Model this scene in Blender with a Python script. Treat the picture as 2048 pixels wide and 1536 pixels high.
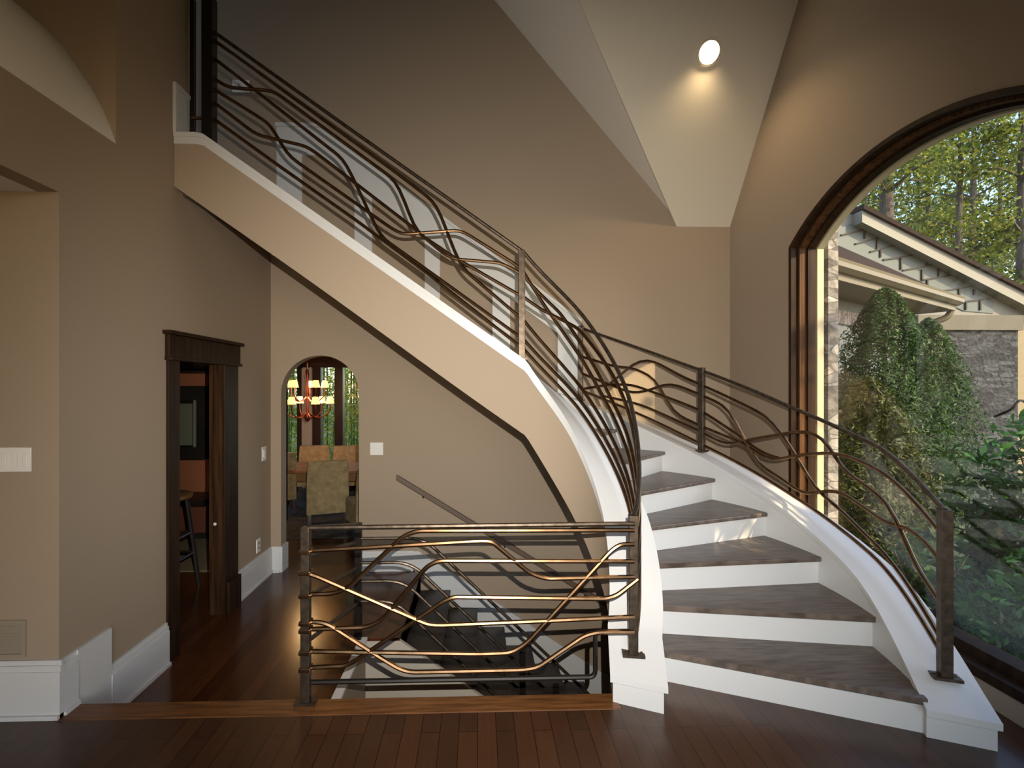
import bpy, bmesh, math, random
import numpy as np
from mathutils import Vector, Matrix
from mathutils.geometry import tessellate_polygon

random.seed(7); RNG = np.random.default_rng(7)
for o in list(bpy.data.objects): bpy.data.objects.remove(o)
SC = bpy.context.scene; COL = SC.collection
PI = math.pi

# ------------------------------------------------------------------ camera, sky, sun, lamps, exposure
W, Hh = 2048, 1536
F, CX, HY, H = 970.0, 985.0, 775.0, 1.56
PSI = math.atan2(30, F)
cam = bpy.data.cameras.new('camera'); co = bpy.data.objects.new('camera', cam); COL.objects.link(co)
cam.sensor_width = 36; cam.lens = 36 * F / W
cam.shift_x = (W / 2 - CX) / W; cam.shift_y = (HY - Hh / 2) / W
cam.clip_start = .02; cam.clip_end = 200
co.location = (0, 0, H); co.rotation_euler = (PI / 2, 0, -PSI)
SC.camera = co
SC.view_settings.view_transform = 'Standard'; SC.view_settings.look = 'None'
SC.view_settings.gamma = 1; SC.view_settings.exposure = 1.48
SC.view_settings.use_curve_mapping = False

SUN = Vector((-.76, .98, -.79)).normalized()          # direction the sunlight travels
wd = bpy.data.worlds.new('sky'); SC.world = wd; wd.use_nodes = True
nt = wd.node_tree; bg = nt.nodes['Background']
sky = nt.nodes.new('ShaderNodeTexSky'); sky.sky_type = 'NISHITA'; sky.sun_disc = False
sky.sun_elevation = math.asin(-SUN.z); sky.sun_rotation = math.atan2(-SUN.x, -SUN.y)
nt.links.new(sky.outputs[0], bg.inputs[0]); bg.inputs[1].default_value = .19

def lamp(name, kind, loc, energy, color=(1, 1, 1), **kw):
    l = bpy.data.lights.new(name, kind); l.energy = energy; l.color = color
    for k, v in kw.items(): setattr(l, k, v)
    o = bpy.data.objects.new(name, l); COL.objects.link(o); o.location = loc
    return o
s = lamp('sun', 'SUN', (6, -6, 9), 2.5, (1, .80, .46), angle=.01)
s.rotation_euler = SUN.to_track_quat('-Z', 'Y').to_euler()
# the photographer's flash, on the camera a little above and to the right of the lens
fl = lamp('camera_flash', 'SPOT', (.085, -.01, H + .135), 200, (1, .94, .84), shadow_soft_size=.004, spot_size=math.radians(104), spot_blend=1.0)
fl.rotation_euler = Vector((.06, 1, -.09)).to_track_quat('-Z', 'Y').to_euler()

# ------------------------------------------------------------------ photograph pixel -> point on a real plane
def ray(px, py):
    xc = (px - CX) / F
    return Vector((xc * math.cos(PSI) + math.sin(PSI), -xc * math.sin(PSI) + math.cos(PSI), -(py - HY) / F))
def onX(px, py, X): r = ray(px, py); return Vector((0, 0, H)) + r * (X / r.x)
def onY(px, py, Y): r = ray(px, py); return Vector((0, 0, H)) + r * (Y / r.y)
def onZ(px, py, Z): r = ray(px, py); return Vector((0, 0, H)) + r * ((Z - H) / r.z)
def atD(px, py, d): return Vector((0, 0, H)) + ray(px, py) * d

XL, XR, YB, ZH = -1.987, 2.50, 4.73, -.212

# ------------------------------------------------------------------ materials
def mat(name, col, rough=.5, metal=0.0, noise=0.0, scale=8.0, bump=0.0, bscale=60.0, emit=None, spec=.5, stretch=None, col2=None):
    m = bpy.data.materials.new(name); m.use_nodes = True
    n = m.node_tree.nodes; l = m.node_tree.links; b = n['Principled BSDF']
    b.inputs['Base Color'].default_value = (*col, 1); b.inputs['Roughness'].default_value = rough
    b.inputs['Metallic'].default_value = metal; b.inputs['Specular IOR Level'].default_value = spec
    tc = n.new('ShaderNodeTexCoord'); mp = n.new('ShaderNodeMapping'); l.new(tc.outputs['Object'], mp.inputs[0])
    if stretch: mp.inputs['Scale'].default_value = stretch
    if noise or col2:
        t = n.new('ShaderNodeTexNoise'); t.inputs['Scale'].default_value = scale; t.inputs['Detail'].default_value = 6
        l.new(mp.outputs[0], t.inputs[0])
        r = n.new('ShaderNodeValToRGB'); c2 = col2 or tuple(min(1, c * (1 + noise)) for c in col); c1 = col if col2 else tuple(c * (1 - noise) for c in col)
        r.color_ramp.elements[0].color = (*c1, 1); r.color_ramp.elements[1].color = (*c2, 1)
        r.color_ramp.elements[0].position = .32; r.color_ramp.elements[1].position = .68
        l.new(t.outputs[0], r.inputs[0]); l.new(r.outputs[0], b.inputs['Base Color'])
    if bump:
        t2 = n.new('ShaderNodeTexNoise'); t2.inputs['Scale'].default_value = bscale; t2.inputs['Detail'].default_value = 4
        l.new(mp.outputs[0], t2.inputs[0])
        bp = n.new('ShaderNodeBump'); bp.inputs['Strength'].default_value = bump; bp.inputs['Distance'].default_value = .02
        l.new(t2.outputs[0], bp.inputs['Height']); l.new(bp.outputs[0], b.inputs['Normal'])
    if emit:
        b.inputs['Emission Color'].default_value = (*emit[0], 1); b.inputs['Emission Strength'].default_value = emit[1]
    return m
def planks(name, c1, c2, rough, width, length, rotz=0.0, mortar=(.01, .005, .003)):
    m = bpy.data.materials.new(name); m.use_nodes = True
    n = m.node_tree.nodes; l = m.node_tree.links; b = n['Principled BSDF']
    tc = n.new('ShaderNodeTexCoord'); mp = n.new('ShaderNodeMapping'); mp.inputs['Rotation'].default_value = (0, 0, rotz)
    l.new(tc.outputs['Object'], mp.inputs[0])
    br = n.new('ShaderNodeTexBrick'); l.new(mp.outputs[0], br.inputs[0])
    br.inputs['Scale'].default_value = 1; br.inputs['Brick Width'].default_value = length; br.inputs['Row Height'].default_value = width
    br.inputs['Mortar Size'].default_value = .0018; br.inputs['Color1'].default_value = (*c1, 1); br.inputs['Color2'].default_value = (*c2, 1)
    br.inputs['Mortar'].default_value = (*mortar, 1)
    mp2 = n.new('ShaderNodeMapping'); mp2.inputs['Scale'].default_value = (3, 45, 1); l.new(mp.outputs[0], mp2.inputs[0])
    t = n.new('ShaderNodeTexNoise'); t.inputs['Scale'].default_value = 1.6; t.inputs['Detail'].default_value = 8; l.new(mp2.outputs[0], t.inputs[0])
    mx = n.new('ShaderNodeMixRGB'); mx.blend_type = 'MULTIPLY'; mx.inputs[0].default_value = .55
    r = n.new('ShaderNodeValToRGB'); r.color_ramp.elements[0].color = (.35, .3, .28, 1); r.color_ramp.elements[1].color = (1.3, 1.25, 1.2, 1)
    l.new(t.outputs[0], r.inputs[0]); l.new(br.outputs[0], mx.inputs[1]); l.new(r.outputs[0], mx.inputs[2])
    l.new(mx.outputs[0], b.inputs['Base Color']); b.inputs['Roughness'].default_value = rough
    return m
def leafmat(name, c1, c2, trans=.35):
    m = bpy.data.materials.new(name); m.use_nodes = True
    n = m.node_tree.nodes; l = m.node_tree.links; out = n['Material Output']; b = n['Principled BSDF']
    oi = n.new('ShaderNodeNewGeometry'); r = n.new('ShaderNodeValToRGB')
    r.color_ramp.elements[0].color = (*c1, 1); r.color_ramp.elements[1].color = (*c2, 1)
    l.new(oi.outputs['Random Per Island'], r.inputs[0]); l.new(r.outputs[0], b.inputs['Base Color']); b.inputs['Roughness'].default_value = .55
    tr = n.new('ShaderNodeBsdfTranslucent'); l.new(r.outputs[0], tr.inputs[0])
    mx = n.new('ShaderNodeMixShader'); mx.inputs[0].default_value = trans
    l.new(b.outputs[0], mx.inputs[1]); l.new(tr.outputs[0], mx.inputs[2]); l.new(mx.outputs[0], out.inputs[0])
    return m
def glassmat(name, tint=(1, 1, 1), refl=1.35):
    m = bpy.data.materials.new(name); m.use_nodes = True
    n = m.node_tree.nodes; l = m.node_tree.links; out = n['Material Output']; n.remove(n['Principled BSDF'])
    t = n.new('ShaderNodeBsdfTransparent'); t.inputs[0].default_value = (*tint, 1)
    g = n.new('ShaderNodeBsdfGlossy'); g.inputs['Roughness'].default_value = 0.0
    ge = n.new('ShaderNodeNewGeometry'); dt = n.new('ShaderNodeVectorMath'); dt.operation = 'DOT_PRODUCT'
    l.new(ge.outputs['Normal'], dt.inputs[0]); l.new(ge.outputs['Incoming'], dt.inputs[1])
    def mth(op, a, b): 
        q = n.new('ShaderNodeMath'); q.operation = op
        for i, v in enumerate((a, b)):
            if v is None: continue
            if isinstance(v, (int, float)): q.inputs[i].default_value = v
            else: l.new(v, q.inputs[i])
        return q.outputs[0]
    c = mth('ABSOLUTE', dt.outputs['Value'], None); p5 = mth('POWER', mth('SUBTRACT', 1.0, c), 5.0)
    fr = mth('ADD', mth('MULTIPLY', p5, .9 * refl), .04 * refl)
    mx = n.new('ShaderNodeMixShader'); l.new(fr, mx.inputs[0]); l.new(t.outputs[0], mx.inputs[1]); l.new(g.outputs[0], mx.inputs[2])
    l.new(mx.outputs[0], out.inputs[0])
    return m
def stonemat(name, c1, c2, mortar, w, h, bump=.6):
    m = bpy.data.materials.new(name); m.use_nodes = True
    n = m.node_tree.nodes; l = m.node_tree.links; b = n['Principled BSDF']
    tc = n.new('ShaderNodeTexCoord'); mp = n.new('ShaderNodeMapping'); l.new(tc.outputs['Object'], mp.inputs[0])
    mp.inputs['Scale'].default_value = (1 / w, 1 / w, 1 / h)
    v = n.new('ShaderNodeTexVoronoi'); v.inputs['Scale'].default_value = 1; l.new(mp.outputs[0], v.inputs[0])
    v2 = n.new('ShaderNodeTexVoronoi'); v2.feature = 'DISTANCE_TO_EDGE'; v2.inputs['Scale'].default_value = 1; l.new(mp.outputs[0], v2.inputs[0])
    sep = n.new('ShaderNodeSeparateColor'); l.new(v.outputs['Color'], sep.inputs[0])
    r = n.new('ShaderNodeValToRGB'); r.color_ramp.elements[0].color = (*c1, 1); r.color_ramp.elements[1].color = (*c2, 1); l.new(sep.outputs[0], r.inputs[0])
    nz = n.new('ShaderNodeTexNoise'); nz.inputs['Scale'].default_value = 14; nz.inputs['Detail'].default_value = 8; l.new(tc.outputs['Object'], nz.inputs[0])
    mm = n.new('ShaderNodeMixRGB'); mm.blend_type = 'OVERLAY'; mm.inputs[0].default_value = .8; l.new(r.outputs[0], mm.inputs[1]); l.new(nz.outputs[0], mm.inputs[2])
    r2 = n.new('ShaderNodeValToRGB'); r2.color_ramp.elements[0].position = .02; r2.color_ramp.elements[1].position = .07; l.new(v2.outputs[0], r2.inputs[0])
    mx = n.new('ShaderNodeMixRGB'); mx.inputs[1].default_value = (*mortar, 1); l.new(r2.outputs[0], mx.inputs[0]); l.new(mm.outputs[0], mx.inputs[2])
    l.new(mx.outputs[0], b.inputs['Base Color']); b.inputs['Roughness'].default_value = .85
    bp = n.new('ShaderNodeBump'); bp.inputs['Strength'].default_value = bump; bp.inputs['Distance'].default_value = .05; l.new(nz.outputs[0], bp.inputs['Height']); l.new(bp.outputs[0], b.inputs['Normal'])
    return m

M = {}
M['wall'] = mat('taupe_wall_paint', (.335, .258, .186), .75, bump=.03, bscale=220)
M['white'] = mat('white_trim_paint', (.60, .60, .60), .35, bump=.02, bscale=40)
M['ceil'] = mat('pale_ceiling_paint', (.72, .65, .52), .8)
M['ceil_dark'] = mat('taupe_ceiling_paint', (.72, .63, .52), .8)
M['darkwood'] = mat('dark_stained_wood', (.024, .011, .005), .5, spec=.15, noise=.45, scale=3, stretch=(9, 9, .8))
M['warmwood'] = mat('brown_stained_wood', (.085, .038, .015), .5, spec=.15, noise=.5, scale=3, stretch=(14, 14, .7))
M['tread'] = mat('grey_brown_oak', (.105, .078, .062), .34, noise=.45, scale=3.5, stretch=(2, 16, 4))
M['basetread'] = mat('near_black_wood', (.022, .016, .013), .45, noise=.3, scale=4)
M['floor'] = planks('dark_red_brown_planks', (.095, .031, .010), (.055, .017, .005), .2, .085, 1.1, PI / 2)
M['floor_near'] = planks('brown_planks', (.075, .030, .013), (.048, .020, .010), .3, .085, 1.1, PI / 2)
M['edge'] = mat('amber_brown_wood', (.14, .055, .017), .3, noise=.45, scale=4, stretch=(1.2, 12, 12))
M['bronze'] = mat('copper_bronze_metal', (.20, .115, .058), .30, 1.0, noise=.25, scale=20)
M['iron'] = mat('dark_bronze_metal', (.10, .075, .055), .42, .9, noise=.35, scale=30)
M['black'] = mat('near_black_metal', (.020, .016, .013), .4, .6)
M['plate'] = mat('white_plastic', (.75, .73, .70), .35)
M['slot'] = mat('grey_gap', (.25, .23, .2), .6)
M['grille'] = mat('taupe_grille_enamel', (.30, .25, .19), .5)

# ------------------------------------------------------------------ mesh helpers
def mesh_obj(name, verts, faces, m, parent=None, smooth=False):
    me = bpy.data.meshes.new(name); me.from_pydata([tuple(v) for v in verts], [], faces); me.update()
    me.materials.append(m)
    if smooth: me.polygons.foreach_set('use_smooth', [True] * len(me.polygons))
    o = bpy.data.objects.new(name, me); COL.objects.link(o)
    if parent:
        o.parent = parent; o.matrix_parent_inverse = Matrix.Translation(-Vector(parent.location)) if parent.rotation_euler.z == 0 else (Matrix.Translation(parent.location) @ parent.rotation_euler.to_matrix().to_4x4()).inverted()
    return o
def fixnormals(o):
    bm = bmesh.new(); bm.from_mesh(o.data); bmesh.ops.recalc_face_normals(bm, faces=bm.faces); bm.to_mesh(o.data); bm.free()
class MB:
    def __init__(s): s.v = []; s.f = []
    def add(s, vs, fs):
        k = len(s.v); s.v += [Vector(v) for v in vs]; s.f += [tuple(i + k for i in f) for f in fs]; return s
    def box(s, a, b):
        x0, y0, z0 = a; x1, y1, z1 = b
        return s.add([(x0, y0, z0), (x1, y0, z0), (x1, y1, z0), (x0, y1, z0), (x0, y0, z1), (x1, y0, z1), (x1, y1, z1), (x0, y1, z1)],
                     [(0, 3, 2, 1), (4, 5, 6, 7), (0, 1, 5, 4), (1, 2, 6, 5), (2, 3, 7, 6), (3, 0, 4, 7)])
    def prism(s, poly, vec):
        """poly: list of 3D points of a flat outline, pushed along vec"""
        n = len(poly); vec = Vector(vec); P = [Vector(p) for p in poly]; tri = tessellate_polygon([P])
        fs = [tuple(t) for t in tri] + [tuple(n + i for i in reversed(t)) for t in tri] + [(i, (i + 1) % n, n + (i + 1) % n, n + i) for i in range(n)]
        return s.add(P + [p + vec for p in P], fs)
    def sweep(s, sections, close_ring=True, caps=True):
        n = len(sections[0]); k = len(sections); vs = [p for sec in sections for p in sec]; fs = []
        for i in range(k - 1):
            for j in range(n if close_ring else n - 1):
                a = i * n + j; b = i * n + (j + 1) % n; fs.append((a, b, b + n, a + n))
        if caps and close_ring: fs += [tuple(range(n))[::-1], tuple((k - 1) * n + j for j in range(n))]
        return s.add(vs, fs)
    def tube(s, pts, r, n=8, taper=None):
        P = [Vector(p) for p in pts]; Q = [P[0]]
        for p in P[1:]:
            if (p - Q[-1]).length > 1e-5: Q.append(p)
        P = Q
        if len(P) < 2: return s
        secs = []; up = Vector((0, 0, 1)); t0 = (P[1] - P[0]).normalized()
        u = t0.cross(up); u = u.normalized() if u.length > .05 else Vector((1, 0, 0))
        for i, p in enumerate(P):
            t = (P[min(i + 1, len(P) - 1)] - P[max(i - 1, 0)]).normalized()
            u = (u - t * u.dot(t)); u = u.normalized() if u.length > 1e-4 else t.orthogonal().normalized()
            w = t.cross(u); rr = r if taper is None else r * (1 + (taper - 1) * i / (len(P) - 1))
            secs.append([p + (u * math.cos(a) + w * math.sin(a)) * rr for a in (2 * PI * j / n for j in range(n))])
        return s.sweep(secs)
    def lathe(s, c, prof, n=24):
        c = Vector(c)
        return s.sweep([[c + Vector((r * math.cos(a), r * math.sin(a), z)) for a in (2 * PI * j / n for j in range(n))] for r, z in prof])
    def obj(s, name, m, parent=None, smooth=False, bevel=0.0):
        o = mesh_obj(name, s.v, s.f, m, parent, False); fixnormals(o)
        if smooth:
            o.data.polygons.foreach_set('use_smooth', [True] * len(o.data.polygons))
            e = o.modifiers.new('edges', 'EDGE_SPLIT'); e.split_angle = math.radians(40)
        if bevel:
            b = o.modifiers.new('bevel', 'BEVEL'); b.width = bevel; b.segments = 2; b.limit_method = 'ANGLE'; b.angle_limit = math.radians(50)
        return o
def holed(m, outer, holes, to3, vec):
    """flat outline with holes, mapped to 3D by to3, thickened by vec"""
    loops = [[Vector((p[0], p[1], 0)) for p in L] for L in [outer] + holes]
    tri = tessellate_polygon(loops); flat = [p for L in loops for p in L]; n = len(flat); vec = Vector(vec)
    P = [Vector(to3(p.x, p.y)) for p in flat]
    fs = [tuple(t) for t in tri] + [tuple(n + i for i in reversed(t)) for t in tri]; k = 0
    for L in loops:
        c = len(L); fs += [(k + i, k + (i + 1) % c, n + k + (i + 1) % c, n + k + i) for i in range(c)]; k += c
    return m.add(P + [p + vec for p in P], fs)
def thing(name, label, cat, loc=(0, 0, 0), rotz=0.0, group=None):
    o = bpy.data.objects.new(name, None); COL.objects.link(o); o.location = loc; o.rotation_euler = (0, 0, rotz)
    o.empty_display_size = .1; o['label'] = label; o['category'] = cat
    if group: o['group'] = group
    return o
def tag(o, label, cat, group=None):
    o['label'] = label; o['category'] = cat
    if group: o['group'] = group
    return o
def struct(o): o['kind'] = 'structure'; return o
def fillet(pts, r):
    """round the corners of a polyline of 3D points"""
    P = [Vector(p) for p in pts]; out = [P[0]]
    for i in range(1, len(P) - 1):
        a, b, c = P[i - 1], P[i], P[i + 1]; la, lc = (a - b).length, (c - b).length
        if la < 1e-6 or lc < 1e-6: continue
        ra = min(r, la * .45, lc * .45); p, q = b + (a - b) / la * ra, b + (c - b) / lc * ra
        for j in range(6):
            t = j / 5; out.append(p * (1 - t) ** 2 + b * 2 * t * (1 - t) + q * t * t)
    return out + [P[-1]]

# ------------------------------------------------------------------ the room shell
ZT = 7.0
# left wall: stub over the side opening, doorway low, opening at the upper landing
Y_ALC, Y_COR = 2.366, 2.73
DY0, DY1, DZ = 3.291, 3.842, 1.772
outline = [(-1.5, 2.489), (Y_ALC, 2.489), (Y_ALC, -.40), (DY0, -.40), (DY0, DZ), (DY1, DZ), (DY1, -.40), (YB + .12, -.40), (YB + .12, 2.85), (3.42, 2.85), (3.42, ZT), (Y_COR, ZT), (Y_COR, 2.90), (-1.5, 2.90)]
o = holed(MB(), outline, [], lambda a, b: (XL, a, b), (-.10, 0, 0)).obj('wall_left', M['wall']); struct(o)
# side opening: the wall facing the camera and its ceiling
o = MB().box((XL - 3, Y_ALC, -.45), (XL - .10, Y_ALC + .12, 2.85)).obj('wall_alcove', M['wall']); struct(o)
o = MB().box((XL - 3, -3.0, 2.489), (XL - .10, Y_ALC, 2.60)).obj('ceiling_alcove', mat('white_ceiling_paint', (.82, .81, .79), .8)); struct(o)
# upper left: wall facing the camera above a curved vault
vc = [(XL, 2.90)] + [tuple(onY(x, y, Y_COR)[i] for i in (0, 2)) for x, y in ((215, 244), (190, 195), (160, 150), (135, 118), (105, 85))]
vc += [(vc[-1][0] - .25, vc[-1][1] + .22), (vc[-1][0] - .6, vc[-1][1] + .40), (vc[-1][0] - 1.2, vc[-1][1] + .5)]
poly = [(XL - .11, Y_COR + .02, ZT), (XL - .11, Y_COR + .02, 2.7)] + [(x, Y_COR + .02, z) for x, z in vc if x < XL - .11] + [(vc[-1][0], Y_COR + .02, ZT)]
o = MB().prism(poly[::-1], (0, .1, 0)).obj('wall_upper_left', M['wall']); struct(o)
secs = [[Vector((x, y, z)) for x, z in vc] + [Vector((x - .02, y, z + .06)) for x, z in vc[::-1]] for y in (-1.5, Y_COR)]
o = MB().sweep(secs).obj('ceiling_vault', mat('grey_white_vault_paint', (.80, .77, .72), .8), smooth=True); struct(o)

# back wall with the arched doorway
AX0, AX1, AZ = -1.891, -1.146, 1.497; AR = (AX1 - AX0) / 2; AC = (AX0 + AX1) / 2
arch = [(AX0, ZH - .02)] + [(AC - AR * math.cos(a), AZ + AR * math.sin(a)) for a in (PI * i / 32 for i in range(33))] + [(AX1, ZH - .02)]
outer = [(-5.5, 2.87), (XL - .12, 2.87), (XL - .12, ZH - .02)] + arch + [(AX1 + .0001, -3.2), (3.0, -3.2), (3.0, ZT), (-5.5, ZT)]
o = holed(MB(), outer, [], lambda a, b: (a, YB, b), (0, .13, 0)).obj('wall_back', M['wall']); struct(o)

# right wall with the arched window
WY1, WZ0, WZ1 = 3.806, .14, 2.681
hs, rise = 1.03, .40; WYC = WY1 - hs; WY0 = WYC - hs; R_ = (hs * hs + rise * rise) / (2 * rise)
def warch(inset=0.0, n=36):
    r = R_ - inset; h = hs - inset; z0 = WZ1 + rise - R_
    zs = z0 + math.sqrt(r * r - h * h); a0 = math.atan2(zs - z0, h)
    return [(WYC + r * math.cos(a), z0 + r * math.sin(a)) for a in (a0 + (PI - 2 * a0) * i / n for i in range(n + 1))]
hole = [(WY0, WZ0)] + [(WY1, WZ0)] + warch()
o = holed(MB(), [(-3.5, -3.2), (YB + .13, -3.2), (YB + .13, ZT), (-3.5, ZT)], [hole], lambda a, b: (XR, a, b), (.25, 0, 0)).obj('wall_right', M['wall']); struct(o)

# the rest of the hall, behind the camera: rear wall with an invented opening sized for ambient daylight, side room wall
o = holed(MB(), [(-5.3, -.3), (2.75, -.3), (2.75, ZT), (-5.3, ZT)], [[(-1.6, .05), (2.3, .05), (2.3, 3.3), (-1.6, 3.3)]], lambda a, b: (a, -3.5, b), (0, -.15, 0)).obj('wall_rear', M['wall']); struct(o)
o = MB().box((-5.35, -3.5, -.3), (-5.2, 2.5, 2.7)).obj('wall_side_room', M['wall']); struct(o)
o = MB().box((-5.3, -3.5, 2.9), (XL - .12, -1.5, 3.0)).box((-5.35, -3.5, 2.6), (-5.2, 2.8, ZT)).obj('wall_upper_side', M['wall']); struct(o)
# ceiling: sloping facets that come down into the back right corner
A0 = Vector((2.024, YB, 3.15)); A1 = Vector((2.50, YB, 3.15)); sl = 1.392
def f2(x, y): return 3.15 + sl * (YB - y)
pB = Vector((.978, 3.86, 0)); pB.z = f2(pB.x, pB.y); dirB = (pB - A0)
T = 2.6
Bq = A0 + dirB * T; Rq = Vector((2.62, Bq.y, f2(0, Bq.y)))
pA = Vector((.513, YB, 4.934)); Aq = A0 + (pA - A0) * T
o = MB().prism([A0 + Vector((0, .05, -.07)), Vector((2.62, YB + .05, 3.08)), Rq, Bq], Vector((0, .07, .07))).obj('ceiling', M['ceil']); struct(o)
o = MB().prism([A0 + Vector((0, .06, 0)), Bq, Aq + Vector((0, .06, 0))], Vector((.05, 0, .07))).obj('ceiling_hip', M['ceil_dark']); struct(o)
o = MB().box((-5.5, -3.5, ZT), (3.0, 5.0, ZT + .1)).obj('ceiling_top', M['ceil_dark']); struct(o)

# floors
o = MB().box((-5.2, 2.456, ZH - .25), (-.80, YB + .13, ZH)).box((-.80, 3.451, ZH - .25), (-.55, YB + .13, ZH)).box((-6.0, YB + .13, ZH - .25), (1.6, 10.2, ZH)).obj('floor_hall', M['floor']); struct(o)
o = MB().box((-5.2, -3.5, -.22), (.70, 2.33, 0)).box((.70, -3.5, -.22), (2.5, 2.55, 0)).obj('floor', M['floor_near']); struct(o)
o = MB().box((XL, 2.33, -.04), (.70, 2.455, .002)).box((XL, 2.34, -.22), (.70, 2.44, -.04)).obj('trim_1', M['edge'], bevel=.006); struct(o)
# the well of the lower stair
o = MB().box((-.80, 2.33, -3.2), (2.5, 2.44, -.04)).obj('wall_well_front', M['wall']); struct(o)
o = MB().box((-.83, 2.44, -3.2), (-.79, 3.45, ZH - .012)).obj('wall_well_left', M['wall']); struct(o)
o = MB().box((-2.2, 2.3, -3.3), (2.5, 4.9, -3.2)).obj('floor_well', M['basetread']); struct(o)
o = MB().box((1.62, 2.44, -3.2), (1.7, YB, -.03)).obj('wall_well_right', M['wall']); struct(o)
o = MB().box((-.83, 2.455, ZH - .012), (-.775, 3.45, ZH + .012)).obj('trim_2', M['white'], bevel=.004); struct(o)

# baseboards
def baseb(name, pts, h, t, nrm):
    """flat board along a polyline on a wall with a cap moulding; pts (x,y,z floor)"""
    m = MB(); n = Vector(nrm)
    for (a, b) in zip(pts[:-1], pts[1:]):
        a, b = Vector(a), Vector(b); up = Vector((0, 0, 1))
        m.prism([a, b, b + up * (h - .05), a + up * (h - .05)], n * t)
        m.prism([a + up * (h - .05), b + up * (h - .05), b + up * (h - .022), a + up * (h - .022)], n * (t * .8))
        m.prism([a + up * (h - .022), b + up * (h - .022), b + up * h, a + up * h], n * (t * .5))
        m.prism([a, b, b + up * .02, a + up * .02], n * (t + .012))
    return m
o = baseb('b', [(XL - 2.5, Y_ALC, 0), (XL + .022, Y_ALC, 0)], .27, .022, (0, -1, 0)).obj('baseboard_alcove', M['white']); struct(o)
o = baseb('b', [(XL, Y_ALC, 0), (XL, 2.455, 0)], .265, .022, (1, 0, 0)).prism([(XL, 2.455, ZH), (XL, 2.676, ZH), (XL, 2.676, .265), (XL, 2.455, .265)], (.0175, 0, 0)).obj('baseboard_left', M['white']); struct(o)
o = baseb('b', [(XL, 2.676, ZH), (XL, 3.16, ZH)], .272, .022, (1, 0, 0)).obj('baseboard_hall', M['white']); struct(o)
o = baseb('b', [(XL, 4.06, ZH), (XL, YB, ZH)], .245, .022, (1, 0, 0)).obj('baseboard_hall_far', M['white']); struct(o)
o = baseb('b', [(XL, YB, ZH), (AX0, YB, ZH)], .245, .022, (0, -1, 0)).prism([(AX0, YB - .02, ZH), (AX0, YB + .13, ZH), (AX0, YB + .13, ZH + .245), (AX0, YB - .02, ZH + .245)], (.02, 0, 0)).obj('baseboard_arch', M['white']); struct(o)
o = baseb('b', [(AX1, YB, ZH), (-.62, YB, ZH)], .19, .02, (0, -1, 0)).obj('baseboard_back', M['white']); struct(o)

# ------------------------------------------------------------------ the window in the right wall
win = struct(thing('window_1', 'tall arched picture window with dark wood frame in the right wall', 'window', (XR, WYC, WZ0)))
def ring(m, i0, i1, x0, x1, y0=None):
    """band between two insets of the window outline, from x0 to x1"""
    A = warch(i0); B = warch(i1)
    A = [(WY1 - i0, WZ0)] + A + [(WY0 + i0, WZ0)]; B = [(WY1 - i1, WZ0)] + B + [(WY0 + i1, WZ0)]
    secs = [[Vector((x0, a[0], a[1])), Vector((x1, a[0], a[1])), Vector((x1, b[0], b[1])), Vector((x0, b[0], b[1]))] for a, b in zip(A, B)]
    return m.sweep(secs)
ring(MB(), 0, .030, XR - .012, XR + .17).obj('casing', M['darkwood'], win)
ring(MB(), .030, .050, XR + .045, XR + .165).obj('frame', M['warmwood'], win)
ring(MB(), .050, .068, XR + .10, XR + .16).obj('stop', M['darkwood'], win)
ring(MB(), .012, .075, XR + .17, XR + .222).obj('exterior_moulding', mat('cream_exterior_paint', (.50, .43, .28), .6), win)
m = MB(); m.box((XR - .02, WY0, WZ0 - .02), (XR + .25, WY1, WZ0 + .03)); m.box((XR + .06, WY0 + .03, WZ0 + .03), (XR + .17, WY1 - .03, WZ0 + .085))
m.obj('sill', M['darkwood'], win)
g = [(WY0 + .03, WZ0 + .03), (WY1 - .03, WZ0 + .03)] + warch(.03)
MB().prism([(XR + .12, a, b) for a, b in g], (.006, 0, 0)).obj('pane', glassmat('window_glass'), win)
# stone veneer outside, beside the window
ST = stonemat('grey_tan_stone', (.10, .09, .085), (.36, .33, .30), (.12, .11, .10), .16, .07)
o = MB().box((XR + .25, WY1 - .085, -.35), (XR + .33, WY1 + .9, WZ1 + 1.2)).obj('wall_exterior', ST); struct(o)

# ------------------------------------------------------------------ the curved staircase
CXs, CYs, RI, RO = .324, 2.797, .70, 1.816
RISE, TH1, DTH, GO = .169, -22.46, 13.56, .242
K90 = 1 + (90 - TH1) / DTH; KL = 18
def pos(R, k):
    if k <= K90:
        a = math.radians(TH1 + (k - 1) * DTH); return Vector((CXs + R * math.cos(a), CYs + R * math.sin(a), 0))
    return Vector((CXs - (k - K90) * GO, CYs + R, 0))
def tang(k):
    if k <= K90:
        a = math.radians(TH1 + (k - 1) * DTH); return Vector((-math.sin(a), math.cos(a), 0))
    return Vector((-1, 0, 0))
def sm(t): t = min(1, max(0, t)); return t * t * (3 - 2 * t)
def zin(k):
    b = .07 * sm((k - 1) / 2.5) * (1 - sm((k - 6) / 3.4))
    return max(min(k, KL + .1) * RISE + .17 + b, .2 + .081 * (k + .07))
def zout(k): return k * RISE - .015 + .125 * sm((k - 1) / 1.5)
def zbot(k):
    t = k * RISE - .305 - .03 * sm((k - 4) / 4) * (1 - sm((k - 10) / 6)) + .09 * sm((5 - k) / 3)
    return t
def Rwall(k):
    if k >= K90: return YB - .003 - CYs
    a = math.radians(TH1 + (k - 1) * DTH); s_ = math.sin(a)
    return min(2.06, (YB - .003 - CYs) / s_) if s_ > .1 else 2.06
def lift(p, z): return Vector((p.x, p.y, z))
def krange(a, b, step=.25):
    n = max(1, int(math.ceil((b - a) / step))); return [a + (b - a) * i / n for i in range(n + 1)]
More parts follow.
